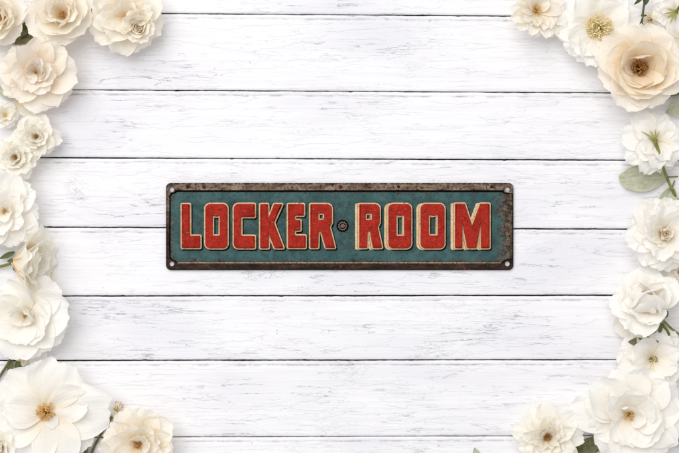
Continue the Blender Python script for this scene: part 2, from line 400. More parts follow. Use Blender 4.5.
def make_sign():
    p = P(SX, SY, 0)
    root = empty("tin_sign", p)
    tag(root, "rusty framed teal metal sign with raised red LOCKER ROOM letters", "sign")
    holes = [(171.9, 189.5), (507.1, 189.5), (507.1, 263.7), (171.9, 263.7)]
    hc = [circle(x, y, 2.45) for x, y in holes]
    outer = chamf(166.2, 513.2, 183.0, 270.0, 5.0)
    plate("backing_plate", [outer] + hc, 0.7, 1.9, 0.15, -0.15, M_BLACK, root)  # near-black stands in for the shadow in the groove round the panel
    inner = rounded([(169.6, 195.6), (171.4, 193.1), (174.6, 192.4), (175.8, 190.4), (503.4, 190.4), (504.4, 192.4), (507.6, 193.1), (512.4, 193.6), (512.4, 259.6), (507.6, 260.1), (504.4, 260.8), (503.4, 262.6), (175.8, 262.6), (174.6, 260.8), (171.4, 260.1), (169.6, 257.6)], 0.5, 2)
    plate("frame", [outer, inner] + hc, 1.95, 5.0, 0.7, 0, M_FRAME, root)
    pin = rounded([(170.8, 196.6), (172.6, 194.2), (175.9, 193.3), (177.2, 192.1), (502.6, 192.3), (503.8, 193.6), (507.4, 194.2), (512.2, 194.4), (512.2, 258.8), (507.4, 259.2), (503.8, 260.0), (502.6, 262.1), (176.8, 262.2), (175.5, 260.4), (172.4, 259.5), (170.8, 257.0)], 0.5, 2)
    plate("panel", [pin], 1.95, 3.1, 0.4, 0, M_TEAL, root)
    plate("highlight_bead", [[(178, 262.2), (501, 262.2), (501, 263.3), (178, 263.3)]], 4.4, 5.25, 0.3, 0, M_HIGHLIGHT, root)  # pale strip: highlight on the rail's upper edge painted in, with some wear
    # the wide paint-rust end plate seam marks
    for (x, y0, y1) in ((196.0, 183.9, 190.2), (486.4, 183.9, 190.2), (196.0, 263.7, 269.4), (486.4, 263.7, 269.4)):
        plate("seam", [[(x - 0.4, y0), (x + 0.4, y0), (x + 0.4, y1), (x - 0.4, y1)]], 4.6, 5.06, 0.05, 0, M_GRIME, root)
    for (x, y, r, m) in ((188.2, 186.7, 1.7, M_DARKIRON), (204.0, 186.7, 1.8, M_RUSTY), (340.4, 186.8, 2.0, M_RUSTY), (398.4, 186.8, 1.5, M_DARKIRON), (491.6, 186.7, 1.8, M_DARKIRON), (340.6, 266.4, 1.7, M_RUSTY)):
        bm = bmesh.new(); dome(bm, x, y, 4.9, r, 2.2); bm_obj("rivet", bm, m, root)
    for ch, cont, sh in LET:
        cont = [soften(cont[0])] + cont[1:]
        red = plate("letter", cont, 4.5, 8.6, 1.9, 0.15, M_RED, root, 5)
        plate("letter_shadow", [[(a + 1.0, b + 1.1) for a, b in c] for c in cont], 2.8, 3.8, 0.3, 1.6, M_BLACK, red)  # dark plate shifted down-right: the letter's cast shadow made as a shape
        red['label'] = "raised red letter " + ch
        if sh:
            o = plate("letter_outline", cont, 3.9, 5.2, 0.7, 1.45, M_CREAM, red)
            cont2 = [[(a - (2.9 if i == 0 else 0.9), b + 0.5) for a, b in c] for i, c in enumerate(cont)]
            plate("letter_seam", [[(a - 0.5, b + 0.35) for a, b in c] for c in cont], 2.95, 4.25, 0.2, 1.4, M_SEAM, red)
            plate("letter_side", cont2, 2.9, 4.0, 0.4, 1.4, M_CREAM, red)
        else:
            plate("letter_outline", cont, 2.9, 5.2, 0.9, 1.5, M_CREAM, red)
    # rosette between the words
    bm = bmesh.new(); dome(bm, 342.6, 226.0, 3.0, 6.2, 2.2, 28, 5); ros = bm_obj("rosette", bm, M_BLACK, root)
    bm = bmesh.new()
    for k in range(11):
        a = 2 * math.pi * k / 11
        dome(bm, 342.6 + 3.7 * math.cos(a), 226 + 3.7 * math.sin(a), 4.2, 1.0, 1.3, 10, 3)
    torus(bm, 342.6, 226.0, 5.1, 1.7, 0.45); dome(bm, 342.6, 226.0, 5.0, 1.0, 0.9, 12, 3)
    bm_obj("rosette_petals", bm, M_ROS, ros)
make_sign()

# ------------------------------------------------------------------ flowers
def mat_petal(name, base, mid, tip, trans=0.35):
    t = NT(name)
    uv = t.n('ShaderNodeUVMap').outputs[0]; u, v, _ = sep(t, uv)
    rnd = t.n('ShaderNodeObjectInfo').outputs['Random']
    off = t.n('ShaderNodeCombineXYZ'); t.l(t.math('MULTIPLY', rnd, 20), off.inputs[0]); t.l(t.math('MULTIPLY', rnd, 33), off.inputs[1])
    vein = t.noise(t.mapping(uv, (2.2, 26, 1), off.outputs[0]), 1.0, 4, 0.6, 0.4)
    blot = t.noise(t.mapping(uv, (2.5, 2.5, 1), off.outputs[0]), 1.0, 3, 0.55)
    uu = t.math('ADD', u, t.math('MULTIPLY', t.math('SUBTRACT', blot, 0.5), 0.35))
    col = t.mix(t.ramp(uu, 0.02, 0.42), base, mid)
    col = t.mix(t.ramp(uu, 0.35, 0.85), col, tip)
    col = t.mix(t.ramp(vein, 0.55, 0.75, 0, 0.10), col, base)
    col = t.mix(t.ramp(blot, 0.62, 0.8, 0, 0.15), col, base)
    ed = t.math('MULTIPLY', t.ramp(u, 0.93, 1.0), t.ramp(t.noise(t.mapping(uv, (6, 9, 1), off.outputs[0]), 1.0, 2), 0.5, 0.7, 0, 0.3))
    col = t.mix(ed, col, C(222, 190, 140))
    fold = t.noise(t.mapping(uv, (1.6, 7, 1), off.outputs[0]), 1.0, 3, 0.5, 0.8)
    b = t.bump(t.math('ADD', t.math('MULTIPLY', vein, 0.35), t.math('ADD', t.math('MULTIPLY', blot, 0.8), fold)), 0.42, 0.0024)
    pr = t.principled(col, 0.55, 0.18, 0, b)
    tr = t.n('ShaderNodeBsdfTranslucent'); t.l(col, tr.inputs[0]); t.l(b.outputs[0], tr.inputs[1])
    mx = t.n('ShaderNodeMixShader'); mx.inputs[0].default_value = trans
    t.l(pr, mx.inputs[1]); t.l(tr.outputs[0], mx.inputs[2])
    return t.surf(mx.outputs[0])

PET = {
    'white': mat_petal("white_petal", C(253, 245, 224), C(255, 252, 246), C(255, 254, 251), 0.34),
    'ivory': mat_petal("ivory_petal", C(252, 238, 206), C(254, 249, 237), C(255, 253, 246), 0.34),
    'cream': mat_petal("cream_petal", C(250, 230, 190), C(253, 246, 231), C(254, 250, 241), 0.34),
    'peach': mat_petal("peach_petal", C(248, 224, 188), C(252, 242, 227), C(253, 248, 239), 0.34),
    'apricot': mat_petal("apricot_petal", C(238, 202, 150), C(249, 232, 202), C(253, 246, 231), 0.34),
}
def mat_leaf(name, a, b, vein):
    t = NT(name); uv = t.n('ShaderNodeUVMap').outputs[0]; u, v, _ = sep(t, uv)
    n = t.noise(t.mapping(uv, (5, 5, 1)), 1.0, 4, 0.6)
    side = t.math('ABSOLUTE', v)
    k = t.math('SINE', t.math('MULTIPLY', t.math('SUBTRACT', u, t.math('MULTIPLY', side, 0.22)), 48))
    ve = t.math('MAXIMUM', t.ramp(k, 0.85, 1.0, 0, 0.5), t.ramp(side, 0.0, 0.06, 0.9, 0.0))
    col = t.mix(ve, t.mix(t.ramp(n, 0.3, 0.7), a, b), vein)
    pr = t.principled(col, 0.5, 0.3, 0, t.bump(t.math('SUBTRACT', n, ve), 0.3, 0.0008))
    tr = t.n('ShaderNodeBsdfTranslucent'); t.l(col, tr.inputs[0])
    mx = t.n('ShaderNodeMixShader'); mx.inputs[0].default_value = 0.2
    t.l(pr, mx.inputs[1]); t.l(tr.outputs[0], mx.inputs[2])
    return t.surf(mx.outputs[0])
M_LEAF = mat_leaf("green_leaf", C(84, 98, 58), C(112, 124, 78), C(150, 158, 112))
M_DLEAF = mat_leaf("olive_leaf", C(104, 100, 68), C(136, 130, 96), C(150, 146, 112))
M_SPRIG = mat_leaf("dark_green_leaf", C(60, 70, 42), C(86, 94, 60), C(100, 108, 74))
M_LIME = mat_leaf("lime_sepal", C(150, 150, 78), C(182, 180, 108), C(196, 192, 126))
M_SAGE = mat_leaf("sage_leaf", C(176, 180, 152), C(204, 206, 184), C(214, 214, 192))
M_STEM = mat_plain("green_stem", C(104, 108, 52), C(140, 140, 78), 120, 0.55)
M_STEMD = mat_plain("brown_stem", C(92, 80, 50), C(122, 108, 72), 120, 0.6)
M_GOLD = mat_plain("golden_stamen", C(214, 168, 90), C(236, 204, 140), 600, 0.6)
M_PALE = mat_plain("pale_stamen", C(236, 218, 160), C(246, 236, 200), 600, 0.6)
M_RECEPT = mat_plain("green_gold_receptacle", C(206, 178, 112), C(226, 206, 150), 500, 0.7)
M_BROWN = mat_plain("brown_anther", C(140, 88, 40), C(196, 140, 70), 700, 0.7)
M_OCHRE = mat_plain("ochre_anther", C(206, 150, 72), C(232, 190, 110), 700, 0.7)
M_YEL = mat_plain("yellow_anther", C(228, 204, 138), C(246, 232, 184), 700, 0.7)

def sheet_mesh(name, X, Y, Z, U, V):
    nu, nv = X.shape
    me = bpy.data.meshes.new(name)
    verts = np.stack([X, Y, Z], -1).reshape(-1, 3)
    faces = [(i * nv + j, (i + 1) * nv + j, (i + 1) * nv + j + 1, i * nv + j + 1) for i in range(nu - 1) for j in range(nv - 1)]
    me.from_pydata(verts.tolist(), [], faces)
    uvl = me.uv_layers.new(name="UVMap")
    uvs = np.stack([U, V], -1).reshape(-1, 2)
    idx = np.zeros(len(me.loops), dtype=np.int32); me.loops.foreach_get("vertex_index", idx)
    uvl.data.foreach_set("uv", uvs[idx].astype(np.float32).ravel())
    smooth(me)
    return me

def petal_grid(rng, L, W, t0, t1, k=25, curl=0, ruff=0.05, notch=0.03, bw=0.28, tipr=0.30, roll=0.0, nu=22, nv=19, uc=0.56, leaf=False):
    u = np.linspace(0, 1, nu); v = np.linspace(-1, 1, nv)
    if leaf:
        g = np.maximum(0.03, np.sin(np.pi * np.clip(u * 0.97 + 0.03, 0, 1) ** 0.85) ** 0.85)
    else:
        g = bw + (1 - bw) * np.sin(np.pi / 2 * np.minimum(u / uc, 1)) ** 1.15
        ac = np.clip((u - uc) / (1 - uc), 0, 1)
        g *= np.sqrt(1 - 0.5 * ac ** 2)
    fine = 80
    s = np.linspace(0, 1.05, fine)
    sm = s * s * (3 - 2 * s) * 0.5 + s * 0.5
    th = R(t0) + (R(t1) - R(t0)) * np.clip(sm, 0, 1.05) + R(curl) * np.clip((s - 0.68) / 0.32, 0, 1.2) ** 2
    cr = np.concatenate([[0], np.cumsum(np.cos(th[:-1]) * (s[1] - s[0]))]) * L
    cz = np.concatenate([[0], np.cumsum(np.sin(th[:-1]) * (s[1] - s[0]))]) * L
    Ug, Vg = np.meshgrid(u, v, indexing='ij')
    G = np.repeat(g[:, None], nv, 1)
    if leaf: SS = Ug.copy()
    else:
        AC = np.clip((Ug - uc) / (1 - uc), 0, 1)
        SS = np.where(Ug > uc, uc + (1 - uc) * AC * np.sqrt(1 - 0.5 * Vg ** 2), Ug)
        p = [rng.uniform(0, 6.28) for _ in range(6)]
        SS += Ug ** 4 * (0.016 * np.sin(Vg * 4 + p[0]) + 0.016 * np.sin(Vg * 9 + p[1]) + 0.010 * np.sin(Vg * 17 + p[2])) * min(1.0, ruff * 14)
        SS -= notch * Ug ** 6 * np.exp(-((Vg - rng.uniform(-.15, .15)) / 0.28) ** 2)
    TH = np.interp(SS, s, th); RR_ = np.interp(SS, s, cr); ZZ = np.interp(SS, s, cz)
    kap = R(k) * (0.45 + 0.55 * Ug) + 1e-4
    Wg = W * G
    lat = Wg / kap * np.sin(kap * Vg); n = Wg / kap * (1 - np.cos(kap * Vg))
    q = [rng.uniform(0, 6.28) for _ in range(8)]
    ed = np.abs(Vg) ** 1.5
    n = n + W * ruff * (Ug ** 1.6) * (np.sin(Vg * 3.1 + q[0] + Ug * 2) * 0.8 + (0.25 + ed) * np.sin(Vg * 7.3 + q[1] + Ug * 3) * 0.5 + 0.8 * ed * np.sin(Ug * 8 + q[2] + np.sign(Vg) * q[3]))
    n = n + W * ruff * (0.55 * np.sin(Ug * 5 + q[4]) * np.sin(Vg * 5 + q[5]) + 0.30 * Ug * np.sin(Vg * 11 + q[6] + Ug * 4) * np.sin(Ug * 7 + q[7]))
    n = n - W * roll * np.abs(Vg) ** 4 * Ug
    if leaf: n = n + W * 0.28 * np.abs(Vg)
    tw = rng.uniform(-0.09, 0.09) * min(1, ruff * 12)
    X = RR_ - n * np.sin(TH); Y = lat + tw * RR_ * Ug * 0.5; Z = ZZ + n * np.cos(TH) + Vg * W * tw * Ug
    return X, Y, Z, Ug, Vg

FLOOR = 0.75
def put_sheet(name, grid, root_mat, loc_mat, mat, parent, zmin=None):
    """mesh in the flower's own space; anything that would sink below the boards is laid on them"""
    X, Y, Z, U, V = grid
    sh = X.shape
    pts = np.stack([X.ravel(), Y.ravel(), Z.ravel(), np.ones(X.size)], 0) * np.array([[S], [S], [S], [1]])
    A = np.array(root_mat @ loc_mat)
    wp = A @ pts
    lo = (FLOOR if zmin is None else zmin) * S
    z = wp[2]; low = z < lo + 1.5 * S
    z[low] = lo + 1.5 * S * np.exp((z[low] - lo - 1.5 * S) / (1.5 * S))
    wp[2] = z
    lp = np.array(root_mat.inverted()) @ wp
    me = sheet_mesh(name, lp[0].reshape(sh), lp[1].reshape(sh), lp[2].reshape(sh), U, V)
    return link(name, me, mat, parent)

def tube_bm(bm, pts, r0, r1, n=7):
    rings = []
    m = len(pts)
    for i, p in enumerate(pts):
        d = (pts[min(i + 1, m - 1)] - pts[max(i - 1, 0)]).normalized()
        a = d.orthogonal().normalized(); b = d.cross(a)
        r = r0 + (r1 - r0) * i / (m - 1)
        rings.append([bm.verts.new(p + (a * math.cos(t) + b * math.sin(t)) * r) for t in [2 * math.pi * k / n for k in range(n)]])
    for i in range(m - 1):
        # keep rings aligned
        base = rings[i][0].co - pts[i]
        best = max(range(n), key=lambda k: (rings[i + 1][k].co - pts[i + 1]).dot(base))
        rings[i + 1] = rings[i + 1][best:] + rings[i + 1][:best]
        if ((rings[i + 1][1].co - pts[i + 1]).dot(rings[i][1].co - pts[i])) < ((rings[i + 1][-1].co - pts[i + 1]).dot(rings[i][1].co - pts[i])):
            rings[i + 1] = [rings[i + 1][0]] + rings[i + 1][1:][::-1]
        for k in range(n):
            bm.faces.new((rings[i][k], rings[i][(k + 1) % n], rings[i + 1][(k + 1) % n], rings[i + 1][k]))
    bm.faces.new(rings[0][::-1]); bm.faces.new(rings[-1])

def catmull(pts, n=8):
    pts = [Vector(p) for p in pts]
    out = []
    for i in range(len(pts) - 1):
        p0 = pts[max(i - 1, 0)]; p1 = pts[i]; p2 = pts[i + 1]; p3 = pts[min(i + 2, len(pts) - 1)]
        for j in range(n):
            t = j / n
            out.append(0.5 * ((2 * p1) + (p2 - p0) * t + (2 * p0 - 5 * p1 + 4 * p2 - p3) * t * t + (3 * p1 - p0 - 3 * p2 + p3) * t ** 3))
    out.append(pts[-1])
    return out

def stem_to(root, pts, r0, r1, mat, name="stem"):
    """pts: (px, py, z) on the table, r in layout units"""
    inv = root.matrix_basis.inverted()
    w = [inv @ P(*p) for p in pts]
    bm = bmesh.new(); tube_bm(bm, catmull(w), r0 * S, r1 * S)
    return bm_obj(name, bm, mat, root)

def ball_bm(bm, c, r, sq=(1, 1, 1)):
    M = Matrix.Translation(c) @ Matrix.Diagonal((r * sq[0], r * sq[1], r * sq[2], 1))
    bmesh.ops.create_icosphere(bm, subdivisions=1, radius=1, matrix=M)

def stamens(root, rng, n, rad, h, fil, anth, ar=0.75, off=(0, 0, 0), spread=1.0):
    o = Vector(off) * S
    b1 = bmesh.new(); b2 = bmesh.new()
    for i in range(n):
        a = rng.uniform(0, 6.28); q = math.sqrt((i + 0.5) / n) * rng.uniform(0.8, 1.1)
        rr = rad * q; hh = h * (1.05 - 0.55 * q * q * spread) * rng.uniform(0.8, 1.15)
        base = o + Vector((math.cos(a) * rad * 0.18 * q, math.sin(a) * rad * 0.18 * q, 0)) * S
        mid = o + Vector((math.cos(a) * rr * 0.6, math.sin(a) * rr * 0.6, hh * 0.7)) * S
        tip = o + Vector((math.cos(a) * rr + rng.uniform(-.5, .5), math.sin(a) * rr + rng.uniform(-.5, .5), hh)) * S
        tube_bm(b1, [base, mid, tip], 0.28 * S, 0.2 * S, 4)
        ball_bm(b2, tip, ar * S * rng.uniform(0.7, 1.15), (1, rng.uniform(.6, 1), .8))
    s = bm_obj("stamens", b1, fil, root)
    bm_obj("anthers", b2, anth, s)

def flower(label, px, py, z, R0, rings, tint, seed, tilt=(0, 0), st=None, group=None, name="rose", cat="flower", mats=None):
    rng = random.Random(seed)
    root = empty(name, P(px, py, z))
    d, a = tilt
    M = Matrix.Rotation(R(d), 4, 'Z') @ Matrix.Rotation(R(a), 4, 'Y') @ Matrix.Rotation(R(-d), 4, 'Z')
    root.rotation_euler = M.to_euler()
    tag(root, label, cat, group)
    RM = Matrix.Translation(P(px, py, z)) @ M
    root.matrix_basis = RM
    for ring in rings:
        r = dict(ring); n = r.pop('n', 1); a0 = r.pop('a', 0.0); jit = r.pop('j', 1.0); r0 = r.pop('r0', 1.0); z0 = r.pop('z0', 0.0)
        az = r.pop('az', None); tn = r.pop('tint', tint); tl = r.pop('tl', 0)
        kind = r.pop('part', 'petal')
        angs = az if az is not None else [a0 + 360.0 * i / n for i in range(n)]
        for i, ang in enumerate(angs):
            q = dict(r)
            q['L'] *= R0 * (1 + rng.uniform(-.10, .10) * jit); q['W'] *= R0 * (1 + rng.uniform(-.12, .12) * jit)
            q['t0'] += rng.uniform(-6, 6) * jit; q['t1'] += rng.uniform(-10, 10) * jit
            q['k'] = q.get('k', 25) * (1 + rng.uniform(-.2, .2) * jit)
            aa = ang + (rng.uniform(-9, 9) * jit if az is None else 0)
            lm = Matrix.Rotation(R(aa), 4, 'Z') @ Matrix.Translation((r0 * S, 0, (z0 + (i % 2) * 0.5) * S)) @ Matrix.Rotation(R(rng.uniform(-8, 8) * jit + tl), 4, 'X')
            m = PET[tn] if kind == 'petal' else (M_LEAF if kind == 'sepal' else M_DLEAF)
            put_sheet(kind, petal_grid(rng, **q), RM, lm, m, root, FLOOR + rng.uniform(0, 0.6))
    bm = bmesh.new(); ball_bm(bm, Vector((0, 0, 1.0 * S)), max(2.0, R0 * .06) * S, (1, 1, .6)); bm_obj("receptacle", bm, M_RECEPT, root)
    if st: stamens(root, rng, *st)
    return root

def p1(az, L, W, t0=14, t1=0, **k):
    d = dict(az=[az], L=L, W=W, t0=t0, t1=t1, j=0.25); d.update(k); return d

# generic whorls -----------------------------------------------------------
def full_rings(a=0, dens=1.0, flat=0):
    return [
        dict(n=6, L=1.00, W=.50, t0=22, t1=-4, k=28, curl=-25, ruff=.08, a=a, r0=2),
        dict(n=6, L=.84, W=.42, t0=38, t1=14, k=35, curl=-25, ruff=.09, a=a + 31, r0=2, z0=1),
        dict(n=6, L=.68, W=.35, t0=52, t1=38, k=42, curl=-25, ruff=.11, a=a + 10, r0=1.6, z0=2),
        dict(n=6, L=.54, W=.28, t0=62, t1=60, k=48, curl=-15, ruff=.13, a=a + 43, r0=1.2, z0=3),
        dict(n=5, L=.42, W=.22, t0=62, t1=86, k=55, curl=-55, ruff=.12, a=a + 15, r0=1.6, z0=3),
    ]
def cup_rings(a=0):
    return [
        dict(n=5, L=1.0, W=.58, t0=20, t1=2, k=26, curl=-22, ruff=.06, a=a, r0=2),
        dict(n=5, L=.92, W=.54, t0=38, t1=36, k=42, curl=0, ruff=.05, a=a + 36, r0=2, z0=1),
        dict(n=4, L=.80, W=.48, t0=50, t1=74, k=50, curl=-50, ruff=.07, a=a + 5, r0=2.5, z0=2),
        dict(n=4, L=.66, W=.40, t0=54, t1=88, k=56, curl=-60, ruff=.08, a=a + 40, r0=3, z0=2),
    ]
def open_rings(a=0):
    return [
        dict(n=5, L=1.0, W=.60, t0=10, t1=-2, k=16, curl=-12, ruff=.07, a=a, r0=3),
        dict(n=5, L=.86, W=.52, t0=20, t1=8, k=22, curl=-10, ruff=.07, a=a + 36, r0=3, z0=1.5),
    ]
def back_rings(a=0):   # seen from behind / the side
    return [
        dict(n=5, L=.75, W=.42, t0=75, t1=50, k=45, curl=-20, ruff=.08, a=a, r0=2),
        dict(n=5, L=.95, W=.50, t0=62, t1=25, k=35, curl=-30, ruff=.09, a=a + 36, r0=2.5, z0=-.5),
        dict(n=5, L=1.0, W=.52, t0=50, t1=0, k=28, curl=-30, ruff=.09, a=a + 8, r0=3, z0=-1),
    ]

GL = "cream and white roses down the left side"
GR = "cream and white roses down the right side"

# ---- left side, top to bottom
flower("cream cupped rose cut off by the top left corner, left of the round rose", 1, 17, 14, 30, cup_rings(20), 'cream', 11, (200, 8), (26, 5, 10, M_GOLD, M_BROWN, .7), GL)
flower("round cupped cream rose with hollow gold centre at the top edge, left side", 63, 17, 15, 33, cup_rings(50) + [dict(n=2, L=.46, W=.26, t0=50, t1=78, k=52, a=100, ruff=.06, r0=3)], 'cream', 12, (80, 10), (22, 4, 9, M_GOLD, M_BROWN, .7), GL)
flower("large peach rose with loose pointed petals below the round cupped one", 37, 73, 15, 41, [
    p1(165, .90, .46, 22, 2, k=34, curl=-14, ruff=.08),
    p1(205, .92, .38, 20, 0, k=30, curl=-18, ruff=.08, z0=-1),
    p1(232, .82, .38, 28, 6, k=36, curl=-14, ruff=.08, z0=1),
    p1(290, .96, .56, 18, 0, k=26, curl=-12, ruff=.08),
    p1(322, .98, .48, 18, -2, k=28, curl=-18, ruff=.08, z0=-1),
    p1(0, 1.0, .52, 22, 0, k=30, curl=-20, ruff=.09),
    p1(40, .94, .46, 24, 2, k=32, curl=-20, ruff=.09, z0=1),
    p1(75, .90, .40, 26, 8, k=34, curl=-20, ruff=.1),
    p1(110, .92, .27, 46, 40, k=60, curl=-14, ruff=.06, z0=1),
    p1(140, .84, .34, 30, 10, k=38, curl=-14, ruff=.08, z0=1),
    p1(178, .62, .34, 40, 22, k=44, curl=-12, ruff=.08, z0=2.5),
    p1(212, .58, .28, 40, 20, k=46, curl=-16, ruff=.08, z0=2.5),
    p1(250, .56, .26, 42, 24, k=46, curl=-16, ruff=.08, z0=3),
    p1(304, .60, .29, 36, 12, k=44, curl=-8, ruff=.05, z0=4, tint='ivory'),
    p1(345, .62, .30, 42, 24, k=46, curl=-20, ruff=.09, z0=3),
    p1(22, .62, .28, 52, 44, k=50, curl=-30, ruff=.1, z0=3),
    p1(52, .66, .27, 58, 60, k=55, curl=-40, ruff=.1, z0=3),
    p1(82, .64, .26, 60, 66, k=58, curl=-40, ruff=.1, z0=3),
    p1(35, .44, .20, 60, 66, k=56, curl=-45, ruff=.1, z0=4),
    p1(5, .40, .18, 54, 52, k=54, curl=-40, ruff=.1, z0=4),
    p1(320, .34, .15, 48, 36, k=54, curl=-20, ruff=.1, z0=5),
    p1(150, .38, .18, 56, 60, k=56, curl=-30, ruff=.1, z0=4),
    p1(200, .30, .14, 56, 50, k=56, curl=-20, ruff=.1, z0=5),
    p1(255, .27, .13, 40, 0, k=62, curl=-10, ruff=.03, z0=10, tint='white'),
], 'peach', 13, (270, 6), None, GL)
flower("cream rose with ruffled spiral heart at the top edge, rightmost of the left side", 127, 17, 14, 38, [
    dict(az=[170, 215, 255, 300, 345, 30, 90, 135], L=.98, W=.46, t0=20, t1=0, k=28, curl=-22, ruff=.08, r0=2),
    dict(az=[190, 230, 140, 80, 20], L=.74, W=.40, t0=38, t1=18, k=38, curl=-12, ruff=.09, r0=2, z0=1.5),
    dict(az=[250, 100, 60], L=.55, W=.28, t0=50, t1=40, k=46, ruff=.1, r0=1.5, z0=2.5),
], 'cream', 14, (290, 6), None, GL)
# its off-centre spiral heart is part of the same bloom
def heart(parent, px, py, z, R0, tint, seed):
    rng = random.Random(seed)
    pm = parent.matrix_basis
    RM = pm
    loc = pm.inverted() @ P(px, py, z)
    for n, L, W, t0, t1, r0 in ((6, .95, .6, 46, 36, 2.2), (4, .85, .56, 56, 66, 2.8), (3, .74, .46, 64, 86, 2.8), (3, .60, .32, 70, 92, 1.8), (2, .48, .22, 76, 92, .9)):
        a0 = rng.uniform(0, 360)
        for i in range(n):
            lm = Matrix.Translation(loc) @ Matrix.Rotation(R(a0 + 360 * i / n + rng.uniform(-10, 10)), 4, 'Z') @ Matrix.Translation((r0 * S, 0, 0))
            put_sheet("petal", petal_grid(rng, L * R0, W * R0, t0 + rng.uniform(-5, 5), t1 + rng.uniform(-8, 8), 52, -50, .09), RM, lm, PET[tint], parent)
ch = [o for o in COL.objects if o.name.startswith("rose") and o.get('label', '').startswith("cream rose with ruffled spiral")][0]
heart(ch, 139, 27, 15, 20, 'cream', 5)

flower("small full ivory rose, upper right of the small pair on the left side", 37, 137, 12, 22, full_rings(10), 'ivory', 15, (0, 4), (10, 2.5, 8, M_GOLD, M_BROWN, .6), GL)
flower("small full ivory rose, lower left of the small pair on the left side", 17, 158, 13, 22, full_rings(50), 'ivory', 16, (180, 4), (12, 3, 8, M_GOLD, M_BROWN, .6), GL)
flower("tiny half opened white blossom at the left edge above the small pair", 5, 116, 8, 12, full_rings(0)[:3], 'ivory', 17, (30, 20), None, GL, "small_blossom")
flower("pure white rose with one tall curled petal at the left edge, below the small pair", 6, 211, 13, 36, [
    dict(az=[355, 320, 285, 245, 40, 75, 110, 180, 215], L=.98, W=.48, t0=18, t1=0, k=26, curl=-18, ruff=.08, r0=2),
    dict(az=[60, 20, 330, 270, 150, 210, 110], L=.72, W=.36, t0=40, t1=25, k=40, curl=-12, ruff=.08, r0=2, z0=1.5),
    dict(az=[50, 100, 300], L=.56, W=.28, t0=56, t1=60, k=50, ruff=.1, r0=1.5, z0=2.5),
], 'white', 18, (200, 6), (9, 3, 7, M_GOLD, M_BROWN, .6), GL)

o = flower("creamy rose turned on its side with green calyx and stem pointing left", 15, 261, 17, 43, [
    dict(n=6, L=.78, W=.40, t0=72, t1=70, k=48, curl=-15, ruff=.1, r0=1.5),
    dict(n=6, L=.92, W=.44, t0=62, t1=48, k=42, curl=-25, ruff=.1, r0=2, a=30),
    dict(n=6, L=1.0, W=.46, t0=52, t1=26, k=35, curl=-30, ruff=.1, r0=2.5, a=12, z0=-1),
], 'ivory', 19, (355, 76), None, GL)
stem_to(o, [(18, 262, 12), (8, 264.5, 6), (-8, 268.5, 3), (-30, 276, 3)], 1.6, 1.3, M_STEM)
def lay_leaf(name, parent, px, py, z, ang, L, W, mat, seed, t0=5, t1=-4, droop=0.06, pitch=0, rnd=False):
    rng = random.Random(seed)
    RM = parent.matrix_basis if parent else Matrix.Identity(4)
    base = P(px, py, z)
    wm = Matrix.Translation(base) @ Matrix.Rotation(R(ang), 4, 'Z') @ Matrix.Rotation(R(-pitch), 4, 'Y')
    lm = RM.inverted() @ wm
    return put_sheet(name, (petal_grid(rng, L, W, t0, t1, 10, 0, droop, 0.0, 0.2, uc=.5) if rnd else petal_grid(rng, L, W, t0, t1, 12, 0, droop, leaf=True, tipr=0)), RM, lm, mat, parent)
lay_leaf("sepal", o, 15, 252, 6, 205, 17, 2.6, M_LEAF, 1)
lay_leaf("sepal", o, 14, 264, 8, 300, 11, 3.2, M_LEAF, 2)
lay_leaf("sepal", o, 16, 260, 10, 190, 9, 2.2, M_LEAF, 3)

o = flower("big white rose with folded heart at the left edge above the widest white one", 26, 316, 14, 44, [
    dict(az=[10, 335, 300], L=1.0, W=.55, t0=20, t1=0, k=28, curl=-14, ruff=.06, r0=2),
    dict(az=[45, 85, 130, 170, 205, 255], L=.95, W=.50, t0=20, t1=-2, k=26, curl=-14, ruff=.07, r0=2),
    dict(az=[20, 345, 310, 270, 190, 110, 150], L=.70, W=.42, t0=34, t1=16, k=36, curl=-8, ruff=.06, r0=2, z0=1.5),
    dict(az=[60, 35, 85], L=.48, W=.28, t0=58, t1=70, k=55, ruff=.07, r0=1.5, z0=3),
    dict(az=[330, 200], L=.34, W=.2, t0=48, t1=40, k=55, ruff=.08, r0=1.5, z0=3),
], 'white', 20, (190, 5), (5, 2, 6, M_GOLD, M_BROWN, .6), GL)
stem_to(o, [(22, 322, 9), (20, 340, 4), (12, 357, 3), (0, 376, 3), (-22, 408, 3)], 1.5, 1.3, M_STEMD)

o = tag(empty("rose_bud", P(20, 362, 4)), "closing cream bud with green sepals beside the brown stem at left edge", "flower bud", GL)
rng = random.Random(3); RM = o.matrix_basis
for i, a in enumerate((25, 55, 5, 85, 40)):
    put_sheet("petal", petal_grid(rng, 11, 4.5, 20 + 8 * i, 25 + 10 * i, 50, 0, .1), RM, Matrix.Rotation(R(a), 4, 'Z'), PET['cream'], o)
lay_leaf("sepal", o, 16, 368, 3, 65, 15, 2.6, M_LEAF, 4, pitch=8)
lay_leaf("sepal", o, 9, 372, 2.5, 75, 16, 2.8, M_LEAF, 5)
lay_leaf("sepal", o, 14, 372, 2.5, 40, 14, 2.2, M_LEAF, 6)
stem_to(o, [(15, 369, 4), (9, 378, 3), (-6, 396, 3)], 1.3, 1.1, M_STEMD)

